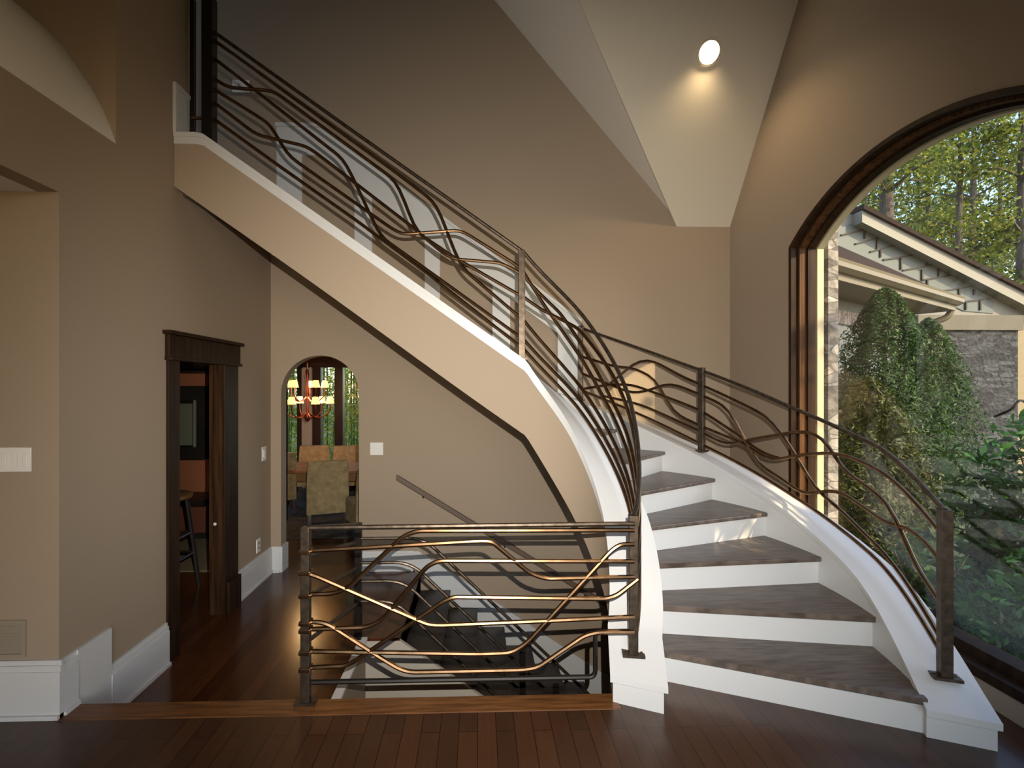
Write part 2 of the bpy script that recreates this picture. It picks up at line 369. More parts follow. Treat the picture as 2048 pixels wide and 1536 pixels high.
stair = thing('staircase', 'white and taupe curved staircase with dark oak treads rising to the upper landing', 'staircase', (1.3, 2.4, 0))
for k in range(1, KL):
    m = MB(); z1 = k * RISE; Rb = lambda q: RO + .006 if q < K90 else Rwall(q) - .001
    ks = krange(k, k + 1.12, .14); nos = -.0
    inner = [pos(RI - .02, q) for q in ks]; outer = [pos(Rb(q), q) for q in ks]
    m.prism([lift(p, z1 - .03) for p in inner + outer[::-1]], (0, 0, .03))
    m.obj('tread', M['tread'], stair, bevel=.008)
for k in range(1, KL + 1):
    t = tang(k); a, b = pos(RI - .02, k), pos(RO + .006 if k < K90 else Rwall(k) - .001, k)
    z0, z1 = (k - 1) * RISE, k * RISE - .030
    MB().prism([lift(a + t * .026, z0), lift(b + t * .026, z0), lift(b + t * .026, z1), lift(a + t * .026, z1)], t * .014).obj('riser', M['white'], stair)
KS = krange(-.02, 18.83, .2); KE = 18.9
def bar(Ra, Rb, za, zb, ks): return [[lift(pos(Ra(q), q), za(q)), lift(pos(Rb(q), q), za(q)), lift(pos(Rb(q), q), zb(q)), lift(pos(Ra(q), q), zb(q))] for q in ks]
cst = lambda c: (lambda q: c)
RF = .44
zface = lambda q: zbot(q) if q > 1.6 else (zbot(1.6) if q > .9 else 0)
kf = [q for q in krange(.62, 18.83, .2)]
MB().sweep(bar(cst(RF), cst(RF + .10), lambda q: max(zbot(q), .0 if q < 1.0 else -9), lambda q: zin(q) - .07, kf)).obj('stringer', M['wall'], stair, smooth=True)
MB().sweep(bar(cst(RF + .10), cst(RI), lambda q: max(zbot(q), .0 if q < 1.0 else -9), lambda q: zin(q) - .03, kf)).obj('inner_skirt', M['white'], stair, smooth=True)
# white cap with its moulding: flares into the newel block at the foot
def capsec(q, ov, zlo, zhi):
    return [lift(pos(RF - ov, q), zin(q) + zlo), lift(pos(RI + ov * .6, q), zin(q) + zlo), lift(pos(RI + ov * .6, q), zin(q) + zhi), lift(pos(RF - ov, q), zin(q) + zhi)]
foot = [Vector((.655, 2.375, .135)), Vector((.905, 2.275, .135))]
def footsec(zlo, zhi, ov=0):
    return [lift(foot[0], foot[0].z + zlo), lift(foot[1], foot[1].z + zlo), lift(foot[1], foot[1].z + zhi), lift(foot[0], foot[0].z + zhi)]
scap = MB().sweep([footsec(-.03, 0)] + [capsec(q, .012, -.03, 0) for q in krange(.62, 18.83, .2)]).obj('cap', M['white'], stair, smooth=True)
MB().sweep([[lift(pos(RF - .006, q), zin(q) - .075), lift(pos(RF + .02, q), zin(q) - .075), lift(pos(RF + .02, q), zin(q) - .029), lift(pos(RF - .006, q), zin(q) - .029)] for q in kf]).obj('cap_moulding', M['white'], scap, smooth=True)
bk = [pos(RF, .62), pos(RI, .62)]
ft = [Vector((.671, 2.385, 0)), Vector((.890, 2.290, 0))]
MB().sweep([[lift(ft[0], 0), lift(ft[1], 0), lift(ft[1], .106), lift(ft[0], .106)], [lift(bk[0], 0), lift(bk[1], 0), lift(bk[1], zin(.62) - .03), lift(bk[0], zin(.62) - .03)]]).obj('newel_block', M['white'], stair)
# outer curb
kO = krange(1.0, K90 - .05, .2)
MB().sweep(bar(cst(RO), lambda q: Rwall(q), lambda q: max(0, zbot(q) + .03 if q > 3 else 0), lambda q: zout(q) - .03, kO)).obj('outer_curb', M['white'], stair, smooth=True)
MB().sweep([[lift(pos(RO - .012, q), zout(q) - .03), lift(pos(min(Rwall(q), 2.075), q), zout(q) - .03), lift(pos(min(Rwall(q), 2.075), q), zout(q)), lift(pos(RO - .012, q), zout(q))] for q in krange(.92, K90 - .05, .2)]).obj('outer_cap', M['white'], stair, smooth=True)
MB().sweep(bar(cst(RO), lambda q: Rwall(q), lambda q: zbot(q) + .031, lambda q: min(q, KL) * RISE + .12, krange(K90 - .05, KL, .4))).obj('wall_skirt', M['white'], stair)
MB().sweep(bar(cst(RF + .02), lambda q: Rwall(q) - .002, lambda q: zbot(q) + .002, lambda q: zbot(q) + .03, krange(3.3, 18.83, .3))).obj('soffit', M['wall'], stair)
o = MB().box((-5.3, CYs + RF + .1, 2.85), (CXs - (KL - K90) * GO - .03, YB, KL * RISE)).obj('floor_landing', M['tread']); struct(o)

m = MB(); zc = zin(18.5)
m.box((XL + .001, 3.263, zc + .001), (XL + .012, 3.42, 3.53)).box((XL + .001, 3.225, zc + .001), (XL + .022, 3.262, 3.555)).box((XL + .001, 3.263, 3.531), (XL + .022, 3.42, 3.555))
o = m.obj('baseboard_landing', M['white']); struct(o)
# white wainscot on the back wall above the treads
wn = thing('stair_wainscot', 'white framed wainscot stepping up the back wall behind the upper railing', 'wainscot', (-.4, YB, 2.2))
y0 = YB - .025
tp = lambda x: 4.09 if x < -1.519 else 4.09 - .74 * (x + 1.519)
wtr = MB().prism([(-1.924, y0, tp(-2)), (-1.519, y0, tp(-1.6)), (1.005, y0, tp(1.005)), (1.005, y0, tp(1.005) - .30), (-1.519, y0, tp(-1.6) - .30), (-1.924, y0, tp(-1.6) - .30)], (0, .025, 0)).obj('top_rail', M['white'], wn)
MB().prism([(-1.93, y0 - .02, tp(-2)), (-1.519, y0 - .02, tp(-1.6)), (1.01, y0 - .02, tp(1.005)), (1.01, y0 - .02, tp(1.005) - .035), (-1.519, y0 - .02, tp(-1.6) - .035), (-1.93, y0 - .02, tp(-1.6) - .035)], (0, .045, 0)).obj('cap', M['white'], wtr)
for a, b in ((-1.924, -1.686), (-1.184, -1.016), (-.51, -.365), (.146, .317), (.783, 1.005)):
    MB().prism([(a, y0 + .004, tp(a) - .29), (b, y0 + .004, tp(b) - .29), (b, y0 + .004, tp(b) - 1.05), (a, y0 + .004, tp(a) - 1.05)], (0, .02, 0)).obj('stile', M['white'], wn)

# ------------------------------------------------------------------ railings
RR = .585
def interp(L, k):
    if k >= L[0][0]: return L[0][1]
    for (a, h0), (b, h1) in zip(L[:-1], L[1:]):
        if b <= k <= a: return h0 + (h1 - h0) * (a - k) / max(1e-6, a - b)
    return L[-1][1]
def rodpath(L, R, zf, step=.12):
    """(k, height above the curb) polyline -> points along the curved curb, corners rounded"""
    pts = []
    for (a, h0), (b, h1) in zip(L[:-1], L[1:]):
        n = max(1, int(abs(a - b) / step + .5))
        for i in range(n): pts.append((a + (b - a) * i / n, h0 + (h1 - h0) * i / n))
    pts.append(L[-1])
    # soften
    for _ in range(2): pts = [pts[0]] + [((p[0] + 2 * q[0] + r[0]) / 4, (p[1] + 2 * q[1] + r[1]) / 4) for p, q, r in zip(pts[:-2], pts[1:-1], pts[2:])] + [pts[-1]]
    return [lift(pos(R, k), zf(k) + h) for k, h in pts]
def railpost(m, x, y, z0, z1, w=.045, ang=0.0):
    c, s_ = math.cos(ang) * w / 2, math.sin(ang) * w / 2
    q = [(x - c + s_, y - s_ - c), (x + c + s_, y + s_ - c), (x + c - s_, y + s_ + c), (x - c - s_, y - s_ + c)]
    return m.prism([(a, b, z0) for a, b in q], (0, 0, z1 - z0))
def plate(m, x, y, z, w, d, ang=0.0):
    ca, sa = math.cos(ang), math.sin(ang)
    q = [(x + ca * u * w / 2 - sa * v * d / 2, y + sa * u * w / 2 + ca * v * d / 2) for u, v in ((-1, -1), (1, -1), (1, 1), (-1, 1))]
    m.prism([(a, b, z - .004) for a, b in q], (0, 0, .014))
    return m
inner_rods = {
 'A': [(18.22, .77), (14.75, .765), (9.31, .765), (-.07, .70)],
 'B': [(18.22, .714), (13.07, .690), (11.97, .675), (11.8, .665), (11.19, .381), (11.02, .348), (9.46, .293), (7, .25), (3, .22), (-.07, .22)],
 'L': [(18.22, .45), (17.81, .453), (17.6, .472), (16.59, .63), (16.37, .655), (13.02, .631), (12.86, .60), (12.46, .401), (12.32, .378), (11.34, .385), (9.46, .443), (8.4, .5), (6.5, .62), (4.5, .64), (-.07, .60)],
 'C': [(18.22, .592), (15.64, .545), (14.5, .524), (14.36, .50), (13.63, .247), (13.39, .17), (12.17, .166), (9.46, .155), (-.07, .14)],
 'D': [(18.22, .375), (16.73, .405), (16.51, .403), (16.05, .287), (15.79, .279), (13.1, .28), (12.8, .289), (11.19, .593), (11.0, .61), (9.46, .64), (9.1, .61), (8, .53), (7, .47), (5.3, .40), (3, .36), (-.07, .34)],
 'E': [(18.22, .29), (17.02, .271), (16.8, .282), (15.53, .43), (15.3, .435), (12.51, .392), (11.63, .36), (11.3, .375), (10.0, .571), (9.7, .59), (9.46, .598), (7.5, .60), (6.0, .52), (4.6, .47), (-.07, .46)],
 'F': [(18.7, .176), (16.3, .165), (14.12, .164), (12.22, .145), (9.46, .09), (-.07, .06)],
}
def railing_posts(root, spots, R, zf, ang=None):
    for k, h in spots:
        p = pos(R, k); a = math.radians(TH1 + (min(k, K90) - 1) * DTH) if ang is None else ang; m = MB()
        railpost(m, p.x, p.y, zf(k), zf(k) + h, .046, a)
        po = m.obj('post', M['iron'], root, bevel=.003)
        plate(MB(), p.x, p.y, zf(k) + .004, .11, .07, a).obj('base_plate', M['iron'], po)
        for sx in (-1, 1): MB().lathe((p.x + sx * .042 * math.cos(a), p.y + sx * .042 * math.sin(a), zf(k) + .013), [(.007, 0), (.007, .004), (.001, .006)], 8).obj('bolt', M['bronze'], po)
rl = thing('stair_railing', 'bronze rod railing along the inner edge of the curved stair with crossing wavy bars', 'railing', (-.2, 3.35, 1.2))
for nm, L in inner_rods.items():
    MB().tube(rodpath(L, RR, zin), .0125 if nm == 'A' else .0115, 8).obj('top_rail' if nm == 'A' else 'rod', M['bronze'] if nm != 'A' else M['iron'], rl, smooth=True)
railing_posts(rl, [(9.36, .765)], RR, zin)
railing_posts(rl, [(-.07, .71)], RR, zin, -.16)
p = pos(RR, 18.22); railpost(MB(), p.x, p.y, zin(18.2), zin(18.2) + 1.0, .07).obj('end_post', M['black'], rl)
railpost(MB(), XL + .03, 3.40, zin(18.6), zin(18.6) + 1.0, .028).obj('wall_post', M['black'], rl)

outer_rods = {
 'O1': [(7.75, .70), (5.74, .677), (3.85, .665), (2.84, .691), (1.94, .74), (1.29, .775)],
 'O3': [(7.24, .255), (6.89, .445), (6.78, .516), (6.61, .588), (6.44, .614), (6.21, .604), (5.8, .564), (4.4, .525), (4.15, .51), (4.0, .458), (3.73, .346), (3.41, .2), (3.02, .185), (2.57, .152), (1.29, .15)],
 'O3b': [(7.78, .43), (7.07, .444), (6.78, .49), (6.35, .467), (6.18, .406), (6.1, .295), (5.96, .22), (5.45, .209), (4.97, .22), (4.63, .23), (4.3, .204), (4.15, .213), (3.73, .351), (3.15, .503), (2.83, .55), (2.05, .611), (1.29, .65)],
 'O4': [(7.78, .268), (6.86, .252), (6.66, .273), (6.38, .354), (6.16, .436), (6.02, .472), (5.85, .475), (5.05, .462), (4.92, .45), (4.79, .374), (4.5, .179), (4.38, .128), (3.85, .121), (3.66, .108), (3.51, .137), (3.2, .25), (3.03, .295), (2.47, .31), (2.2, .33), (1.95, .43), (1.63, .50), (1.29, .52)],
 'O5': [(7.78, .121), (7.24, .255), (6.78, .332), (5.45, .34), (4.66, .266), (4.48, .239), (4.17, .238), (4.03, .262)],
 'O6': [(7.36, .127), (6.61, .179), (5.5, .162), (5.05, .15), (4.86, .183), (4.63, .261), (4.1, .411), (3.75, .509), (3.51, .56), (3.29, .568), (3.18, .539), (2.96, .44), (2.22, .445), (2.1, .43), (1.95, .357), (1.8, .30), (1.29, .32)],
 'O7': [(7.8, .106), (6.61, .088), (5.47, .06), (3.85, .055), (2.5, .07), (1.29, .09)],
}
orl = thing('outer_stair_railing', 'bronze rod railing on the outer white curb of the stair in front of the window', 'railing', (2.1, 2.6, .6))
for nm, L in outer_rods.items():
    MB().tube(rodpath(L, 1.94, zout), .0125 if nm == 'O1' else .0115, 8).obj('top_rail' if nm == 'O1' else 'rod', M['iron'] if nm == 'O1' else M['bronze'], orl, smooth=True)
railing_posts(orl, [(7.82, .72), (5.42, .70), (1.29, .78)], 1.94, zout)

# guard across the stairwell
GY = 2.425; GXL, GXR = -.848, .79
guard = thing('guard_railing', 'low bronze guard railing of bent rods across the edge of the stairwell', 'railing', (0, GY, 0))
grods = [
 [(-.87, .75), (-.569, .764), (.013, .792), (.07, .79), (.263, .628), (.34, .6), (.79, .604)],
 [(-.87, .535), (-.709, .54), (-.645, .565), (-.37, .82), (-.30, .846), (.79, .839)],
 [(-.87, .648), (-.802, .629), (-.25, .38), (-.193, .374), (.291, .387), (.79, .403)],
 [(-.87, .401), (-.755, .4), (-.475, .213), (-.36, .143), (.22, .145), (.30, .155), (.535, .31), (.60, .327), (.79, .327)],
 [(-.87, .364), (-.55, .37), (-.475, .402), (-.25, .67), (-.193, .696), (.79, .682)],
 [(-.87, .257), (.013, .228), (.17, .232), (.248, .279), (.673, .738), (.72, .769), (.79, .769)],
 [(-.87, .173), (-.656, .182), (-.609, .202), (-.172, .492), (-.12, .515), (.64, .495), (.70, .51), (.81, .593)],
]
for L in grods:
    MB().tube(fillet([(x, GY, z) for x, z in L], .06), .0115, 8).obj('rod', M['bronze'], guard, smooth=True)
MB().tube([(GXL, GY, .865), (GXR, GY, .872)], .0125, 8).obj('top_rail', M['iron'], guard, smooth=True)
MB().tube(fillet([(GXL, GY + .03, .085), (.60, GY + .03, .085), (.60, GY + .03, .315), (.775, GY + .01, .325)], .035), .0125, 8).obj('bottom_rail', M['black'], guard, smooth=True)
gpost = railpost(MB(), GXL, GY, 0, .87, .042).obj('post', M['iron'], guard, bevel=.003)
for z in (.75, .648, .535, .401, .364, .257, .173): MB().box((GXL - .028, GY - .028, z - .010), (GXL + .028, GY + .028, z + .010)).obj('clamp', M['bronze'], gpost, bevel=.003)
plate(MB(), GXL, GY, .005, .10, .06).obj('base_plate', M['iron'], gpost)
RX, RY = -.836, 3.43
for z0, z1 in ((.865, .60), (.72, .48), (.52, .30), (.30, .05)):
    MB().tube([(GXL, GY, z0), (RX, RY, z1)], .0115, 8).obj('return_rod', M['iron'], guard, smooth=True)

# railing of the lower stair
lr = thing('lower_stair_railing', 'dark rod railing descending beside the lower stair behind the guard', 'railing', (RX, RY, ZH))
railpost(MB(), RX, RY, ZH, .61, .046).obj('post', M['black'], lr, bevel=.003)
for h, xb in ((.50, -.38), (.33, -.47), (.20, -.52), (.06, -.58)):
    MB().tube(fillet([(RX, RY, h), (xb, RY, h), (xb + 2.0, RY, h - 1.92)], .12), .0115, 8).obj('rod', M['iron'], lr, smooth=True)
for px_, z_ in ((1045, 1300), (1112, 1370)):
    q = onY(px_, z_, RY); railpost(MB(), q.x, q.y, q.z - .9, q.z, .04).obj('post', M['black'], lr)

# lower stair
ls = thing('lower_staircase', 'dark treaded straight stair descending to the right below the curved stair', 'staircase', (-.5, 4.0, ZH))
g2, r2, x0 = .26, .182, -.55
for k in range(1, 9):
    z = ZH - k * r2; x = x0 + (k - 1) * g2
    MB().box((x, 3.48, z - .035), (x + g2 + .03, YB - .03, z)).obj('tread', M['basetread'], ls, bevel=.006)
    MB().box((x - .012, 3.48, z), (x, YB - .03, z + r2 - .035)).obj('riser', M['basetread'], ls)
nl = lambda x: ZH - .03 - (r2 / g2) * (x - x0)
MB().prism([(-.79, 3.45, ZH - .02), (x0, 3.45, ZH - .02), (1.6, 3.45, nl(1.6)), (1.6, 3.45, -3.2), (-.79, 3.45, -3.2)], (0, .03, 0)).obj('side_panel', mat('pale_taupe_panel', (.46, .42, .36), .6), ls)
MB().prism([(-.62, YB - .025, ZH + .02), (-.62, YB - .025, ZH + .19), (x0 - .02, YB - .025, ZH + .19), (1.6, YB - .025, nl(1.6) + .26), (1.6, YB - .025, nl(1.6) - .3)], (0, .025, 0)).obj('wall_skirt', M['white'], ls)

hr = thing('handrail', 'slanted brown handrail fixed on the back wall above the lower stair', 'handrail', (-.77, YB - .06, .7))
a, b = Vector((-.772, YB - .07, .702)), Vector((1.3, YB - .07, -.575))
MB().sweep([[p + Vector((0, dy, dz)) for dy, dz in ((-.02, -.025), (.02, -.025), (.02, .025), (-.02, .025))] for p in (a, b)]).obj('rail', mat('mid_brown_wood', (.12, .08, .055), .5), hr, bevel=.006)
for t in (.12, .5, .88):
    p = a.lerp(b, t); MB().tube([p, p + Vector((0, .03, -.05)), p + Vector((0, .07, -.05))], .008, 6).obj('bracket', M['iron'], hr)

# ------------------------------------------------------------------ wall fittings
def wallplate(name, label, c, w, h, n, horiz, nsw=1, cat='switch', group=None, outlet=False):
    """small plate on a wall; n: outward normal axis 'x' or '-y'"""
    t = thing(name, label, cat, c, 0, group); m = MB()
    def bx(u0, u1, z0, z1, d0, d1):
        if n == 'x': return MB().box((c[0] + d0, c[1] + u0, c[2] + z0), (c[0] + d1, c[1] + u1, c[2] + z1))
        return MB().box((c[0] + u0, c[1] - d1, c[2] + z0), (c[0] + u1, c[1] - d0, c[2] + z1))
    pl = bx(-w / 2, w / 2, -h / 2, h / 2, .001, .008).obj('plate', M['plate'], t, bevel=.002)
    for i in range(nsw):
        u = (i - (nsw - 1) / 2) * w / nsw
        if outlet:
            for zz in (-.022, .022): bx(u - .014, u + .014, zz - .013, zz + .013, .008, .011).obj('socket', M['slot'], pl)
        else: bx(u - w / nsw * .22, u + w / nsw * .22, -h * .28, h * .28, .008, .014).obj('rocker', M['plate'], pl, bevel=.002)
    return t
wallplate('light_switch', 'white light switch on the back wall right of the arched doorway', (-.975, YB, .967), .125, .122, '-y', 1, 2)
wallplate('light_switch', 'white light switch on the left wall between dark door and arch', (XL, 4.57, .946), .085, .13, 'x', 1, 1)
wallplate('power_outlet', 'white power outlet low on the left wall above the baseboard', (XL, 4.452, .13), .075, .12, 'x', 1, 1, 'outlet', None, True)
wallplate('switch_panel', 'wide white four gang switch plate at the left picture edge', (-2.205, Y_ALC, 1.219), .19, .115, '-y', 1, 4)
wallplate('light_switch', 'light switch high on the back wall seen through the upper railing', (-2.267, YB, 4.45), .165, .12, '-y', 1, 2)
vt = thing('air_vent', 'taupe slatted air return grille low on the left alcove wall', 'vent', (-2.30, Y_ALC, .37))
m = MB(); x0v, x1v, z0v, z1v = -2.55, -2.135, .285, .46; yv = Y_ALC
m.box((x0v, yv - .007, z0v), (x1v, yv - .001, z0v + .015)).box((x0v, yv - .007, z1v - .015), (x1v, yv - .001, z1v)).box((x0v, yv - .007, z0v + .0151), (x0v + .02, yv - .001, z1v - .0151)).box((x1v - .02, yv - .007, z0v + .0151), (x1v, yv - .001, z1v - .0151))
vf = m.obj('frame', M['grille'], vt)
for i in range(9):
    z = z0v + .024 + i * .0155; MB().prism([(x0v + .02, yv - .009, z), (x0v + .02, yv - .002, z + .010), (x0v + .02, yv - .001, z + .010), (x0v + .02, yv - .008, z)], (x1v - x0v - .04, 0, 0)).obj('louver', M['grille'], vf)

# recessed ceiling light on the slope
rc = Vector((1.885, 3.90, f2(0, 3.90) - .012)); nrm = Vector((0, -sl, -1)).normalized(); rot = nrm.to_track_quat('-Z', 'Y').to_matrix().to_4x4()
dl = thing('recessed_light', 'round glowing recessed downlight in the sloped ceiling', 'ceiling light', rc)
def tilt(prof, n=28):
    return [[rc + rot @ Vector((r * math.cos(a), r * math.sin(a), z)) for a in (2 * PI * j / n for j in range(n))] for r, z in prof]
rot = nrm.to_track_quat('Z', 'Y').to_matrix().to_4x4()
MB().sweep(tilt([(.098, -.002), (.098, .010), (.082, .014), (.080, -.002)])).obj('trim_ring', mat('warm_white_ring', (.75, .66, .48), .4), dl, smooth=True)
MB().sweep(tilt([(.081, .000), (.081, .004), (.0005, .006)])).obj('lens', mat('glowing_lens', (1, .9, .7), .5, emit=((1, .82, .5), 5.0)), dl)
q = lamp('recessed_light_bulb', 'SPOT', rc + nrm * .03, 13, (1, .74, .42), shadow_soft_size=.06, spot_size=math.radians(140), spot_blend=.8)
q.rotation_euler = (0, 0, 0); q.parent = dl; q.matrix_parent_inverse = Matrix.Translation(-rc)

# ------------------------------------------------------------------ the dark doorway in the left wall
dr = struct(thing('door_1', 'dark wood cased doorway in the left wall', 'door', (XL, 3.6, ZH)))
MB().box((XL, 3.157, ZH), (XL + .016, DY0 - .012, 1.75)).obj('casing', M['darkwood'], dr, bevel=.003)
MB().box((XL, DY1 - .005, ZH), (XL + .02, 4.055, 1.75)).obj('casing', M['darkwood'], dr, bevel=.003)
MB().box((XL, 3.145, 1.75), (XL + .03, 4.07, 1.90)).box((XL, 3.12, 1.90), (XL + .055, 4.09, 1.925)).box((XL, 3.14, 1.735), (XL + .045, 4.075, 1.755)).obj('header', M['darkwood'], dr, bevel=.003)
MB().box((XL - .10, DY1 - .001, ZH), (XL, DY1 + .03, DZ)).obj('jamb', mat('umber_wood', (.040, .018, .007), .5, spec=.15, noise=.6, scale=3, stretch=(14, 14, .7)), dr)
MB().box((XL - .10, DY0 - .03, ZH), (XL, DY0 + .001, DZ)).obj('jamb', M['darkwood'], dr)
MB().box((XL + .02, DY1 + .02, ZH), (XL + .045, 4.055, ZH + .24)).obj('plinth', M['darkwood'], dr, bevel=.003)
MB().lathe((XL - .05, DY1 - .012, .50), [(.001, -.012), (.011, -.008), (.011, .008), (.001, .012)], 10).obj('latch', M['plate'], dr)

# the room behind it
TERRA = mat('terracotta_wall_paint', (.46, .16, .07), .7)
o = MB().box((-5.2, 6.45, ZH), (-2.52, 6.52, 2.7)).obj('wall_kitchen', TERRA); struct(o)
o = MB().box((-5.2, 2.49, ZH), (-5.1, 6.45, 2.7)).obj('wall_kitchen_left', TERRA); struct(o)
o = MB().box((-2.62, YB + .13, ZH), (-2.52, 6.52, 2.7)).obj('wall_partition', M['wall']); struct(o)
o = MB().box((-5.2, 2.49, 2.62), (XL - .12, 6.52, 2.75)).obj('ceiling_kitchen', M['wall']); struct(o)
cb = thing('wall_cabinet', 'dark wood wall cabinet with a glass door on the terracotta wall', 'cabinet', (-3.7, 6.3, .7))
MB().box((-4.4, 6.15, .66), (-3.4, 6.44, .82)).box((-4.4, 6.15, 1.40), (-3.4, 6.44, 1.58)).box((-4.4, 6.40, .82), (-3.4, 6.44, 1.40)).box((-3.48, 6.15, .82), (-3.4, 6.44, 1.40)).obj('body', M['basetread'], cb)
MB().box((-3.76, 6.14, .84), (-3.545, 6.155, 1.36)).obj('glass_panel', mat('pale_green_glass', (.20, .22, .15), .2), cb)
MB().box((-3.525, 6.13, .82), (-3.50, 6.155, 1.40)).obj('door_edge', mat('pale_grey_edge', (.30, .29, .25), .4), cb)
ctop = MB().box((-4.5, 6.0, 1.74), (-3.3, 6.44, 1.78)).obj('wall_shelf', M['basetread']); tag(ctop, 'dark shelf near the ceiling carrying two grey jars', 'shelf')
for i, (px_, r) in enumerate(((373, .085), (402, .095))):
    c = atD(px_, 750, 6.1); c.z = 1.78
    j = MB().lathe(c, [(r * .6, 0), (r, .05), (r, .14), (r * .55, .21), (r * .5, .24), (.002, .24)], 18).obj('jar', mat('grey_glaze', (.36, .36, .38), .35), smooth=True)
    tag(j, ('left one' if i == 0 else 'right one') + ' of two grey jars on the high shelf', 'jar', 'jars on the high shelf')
st = thing('bar_stool', 'dark legged bar stool with round wooden seat beyond the dark doorway', 'stool', (-2.66, 4.25, ZH))
MB().lathe((-2.66, 4.25, .60), [(.002, -.02), (.12, -.02), (.185, .01), (.19, .035), (.17, .045), (.002, .03)], 28).obj('seat', mat('honey_wood', (.24, .12, .05), .35, noise=.3), st, smooth=True)
for sx, sy in ((-1, -1), (1, -1), (1, 1), (-1, 1)):
    MB().tube([(-2.66 + sx * .10, 4.25 + sy * .10, .59), (-2.66 + sx * .17, 4.25 + sy * .17, ZH)], .019, 8).obj('leg', M['basetread'], st)
for z, w in ((.10, .146), (.28, .13)):
    for a_, b_ in (((-1, -1), (1, -1)), ((1, -1), (1, 1)), ((1, 1), (-1, 1)), ((-1, 1), (-1, -1))):
        MB().tube([(-2.66 + a_[0] * w, 4.25 + a_[1] * w, z), (-2.66 + b_[0] * w, 4.25 + b_[1] * w, z)], .012, 6).obj('rung', M['basetread'], st)
base = thing('base_cabinet', 'dark low cabinet with terracotta front under the glass cabinet', 'cabinet', (-3.8, 6.2, ZH))
MB().box((-4.5, 5.95, .12), (-3.3, 6.44, .20)).obj('counter', M['basetread'], base)
MB().box((-4.5, 6.0, ZH), (-3.3, 6.44, .12)).obj('body', mat('dull_terracotta', (.20, .065, .035), .6), base)
rug = MB().box((-3.6, 4.75, ZH), (-2.55, 5.75, ZH + .012)).obj('rug', mat('beige_woven_rug', (.30, .24, .13), .9, noise=.3, scale=6, stretch=(1, 30, 1))); tag(rug, 'beige striped rug on the dark floor beyond the stool', 'rug')

# ------------------------------------------------------------------ dining room beyond the arch
LIN = mat('tan_linen_upholstery', (.27, .20, .10), .85, noise=.25, scale=14, bump=.1, bscale=160)
PALE = mat('pale_tan_upholstery', (.42, .29, .15), .85, noise=.2, scale=14)
WD = mat('dark_dining_wood', (.030, .012, .008), .35, noise=.4, scale=4)
o = MB().box((-6.0, 6.52, ZH), (-5.9, 9.0, 2.9)).obj('wall_dining_left', M['wall']); struct(o)
o = MB().box((.6, YB + .13, ZH), (.7, 9.0, 2.9)).obj('wall_dining_right', M['wall']); struct(o)
o = MB().box((-6.0, YB + .13, 2.7), (.7, 9.0, 2.8)).obj('ceiling_dining', mat('dark_red_ceiling', (.10, .03, .015), .7)); struct(o)
DYW = 8.75
m = MB(); m.box((-6, DYW, 1.92), (.7, DYW + .1, 2.8)).box((-6, DYW, ZH), (.7, DYW + .1, .05))
o = m.obj('wall_dining_back', WD); struct(o)
wx = lambda px_: onY(px_, 800, DYW).x
for i, (a, b) in enumerate(((572, 597), (642, 672), (686, 722))):
    pass
dw = struct(thing('window_2', 'dark framed dining room windows looking onto green bamboo', 'window', (-2.6, DYW, .1)))
edges = [(540, 572), (596, 608), (625, 643), (671, 687), (720, 740), (770, 790)]
for a, b in edges: MB().box((wx(a), DYW - .05, .05), (wx(b), DYW + .08, 1.92)).obj('mullion', WD, dw)
MB().box((wx(540), DYW + .02, .05), (wx(790), DYW + .026, 1.92)).obj('pane', glassmat('dining_glass'), dw)
MB().box((wx(607), DYW - .09, ZH), (wx(627), DYW - .02, 1.9)).obj('plaster_pier', mat('pale_plaster', (.42, .36, .29), .8), dw)

def chair(root_label, x, y, rz, mat_, dh=0.0, group='dining chairs around the table'):
    t = thing('dining_chair', root_label, 'chair', (x, y, ZH), rz, group); R0 = Matrix.Translation((x, y, ZH)) @ Matrix.Rotation(rz, 4, 'Z')
    def tr(m): m.v = [R0 @ v for v in m.v]; return m
    w, d = .25, .24
    # backrest faces -y (towards the camera when rz=0)
    secs = [[Vector((-w * s_, -d - .02 + dy0, z)), Vector((w * s_, -d - .02 + dy0, z)), Vector((w * s_, -d + .06 + dy0, z)), Vector((-w * s_, -d + .06 + dy0, z))] for z, s_, dy0 in ((.20, 1.0, .03), (.50, 1.0, .0), (.75 + dh, .97, -.03), (.87 + dh, .93, -.055))]
    tr(MB().sweep(secs)).obj('backrest', mat_, t, bevel=.012)
    tr(MB().box((-w, -d + .05, .36), (w, d, .47))).obj('seat', mat_, t, bevel=.02)
    tr(MB().box((-w, -d + .02, .20), (w, d - .01, .37))).obj('skirt', mat_, t, bevel=.008)
    for sx in (-1, 1):
        for sy in (-1, 1):
            tr(MB().prism([(sx * (w - .035) - .02, sy * (d - .04) - .02, 0), (sx * (w - .035) + .02, sy * (d - .04) - .02, 0), (sx * (w - .035) + .02, sy * (d - .04) + .02, 0), (sx * (w - .035) - .02, sy * (d - .04) + .02, 0)], (0, 0, .21))).obj('leg', WD, t)
    return t
chair('tan slipcovered dining chair turned away, nearest under the arch', -1.93, 6.30, .33, LIN)
chair('tan dining chair cut off by the left side of the arch', -2.86, 6.98, .45, LIN)
chair('pale dining chair on the far side of the table, left one', -2.68, 8.05, PI + .3, PALE, -.08)
chair('pale dining chair on the far side of the table, right one', -2.12, 8.02, PI + .26, PALE, -.08)
chair('tan dining chair partly hidden at the right edge of the arch', -1.24, 5.75, .5, LIN)
tb = thing('dining_table', 'dark wood dining table behind the tan chairs', 'table', (-2.2, 7.2, ZH))
MB().box((-3.1, 6.75, .37), (-1.0, 7.6, .41)).obj('tabletop', mat('honey_table_wood', (.26, .13, .045), .4, noise=.3), tb, bevel=.01)
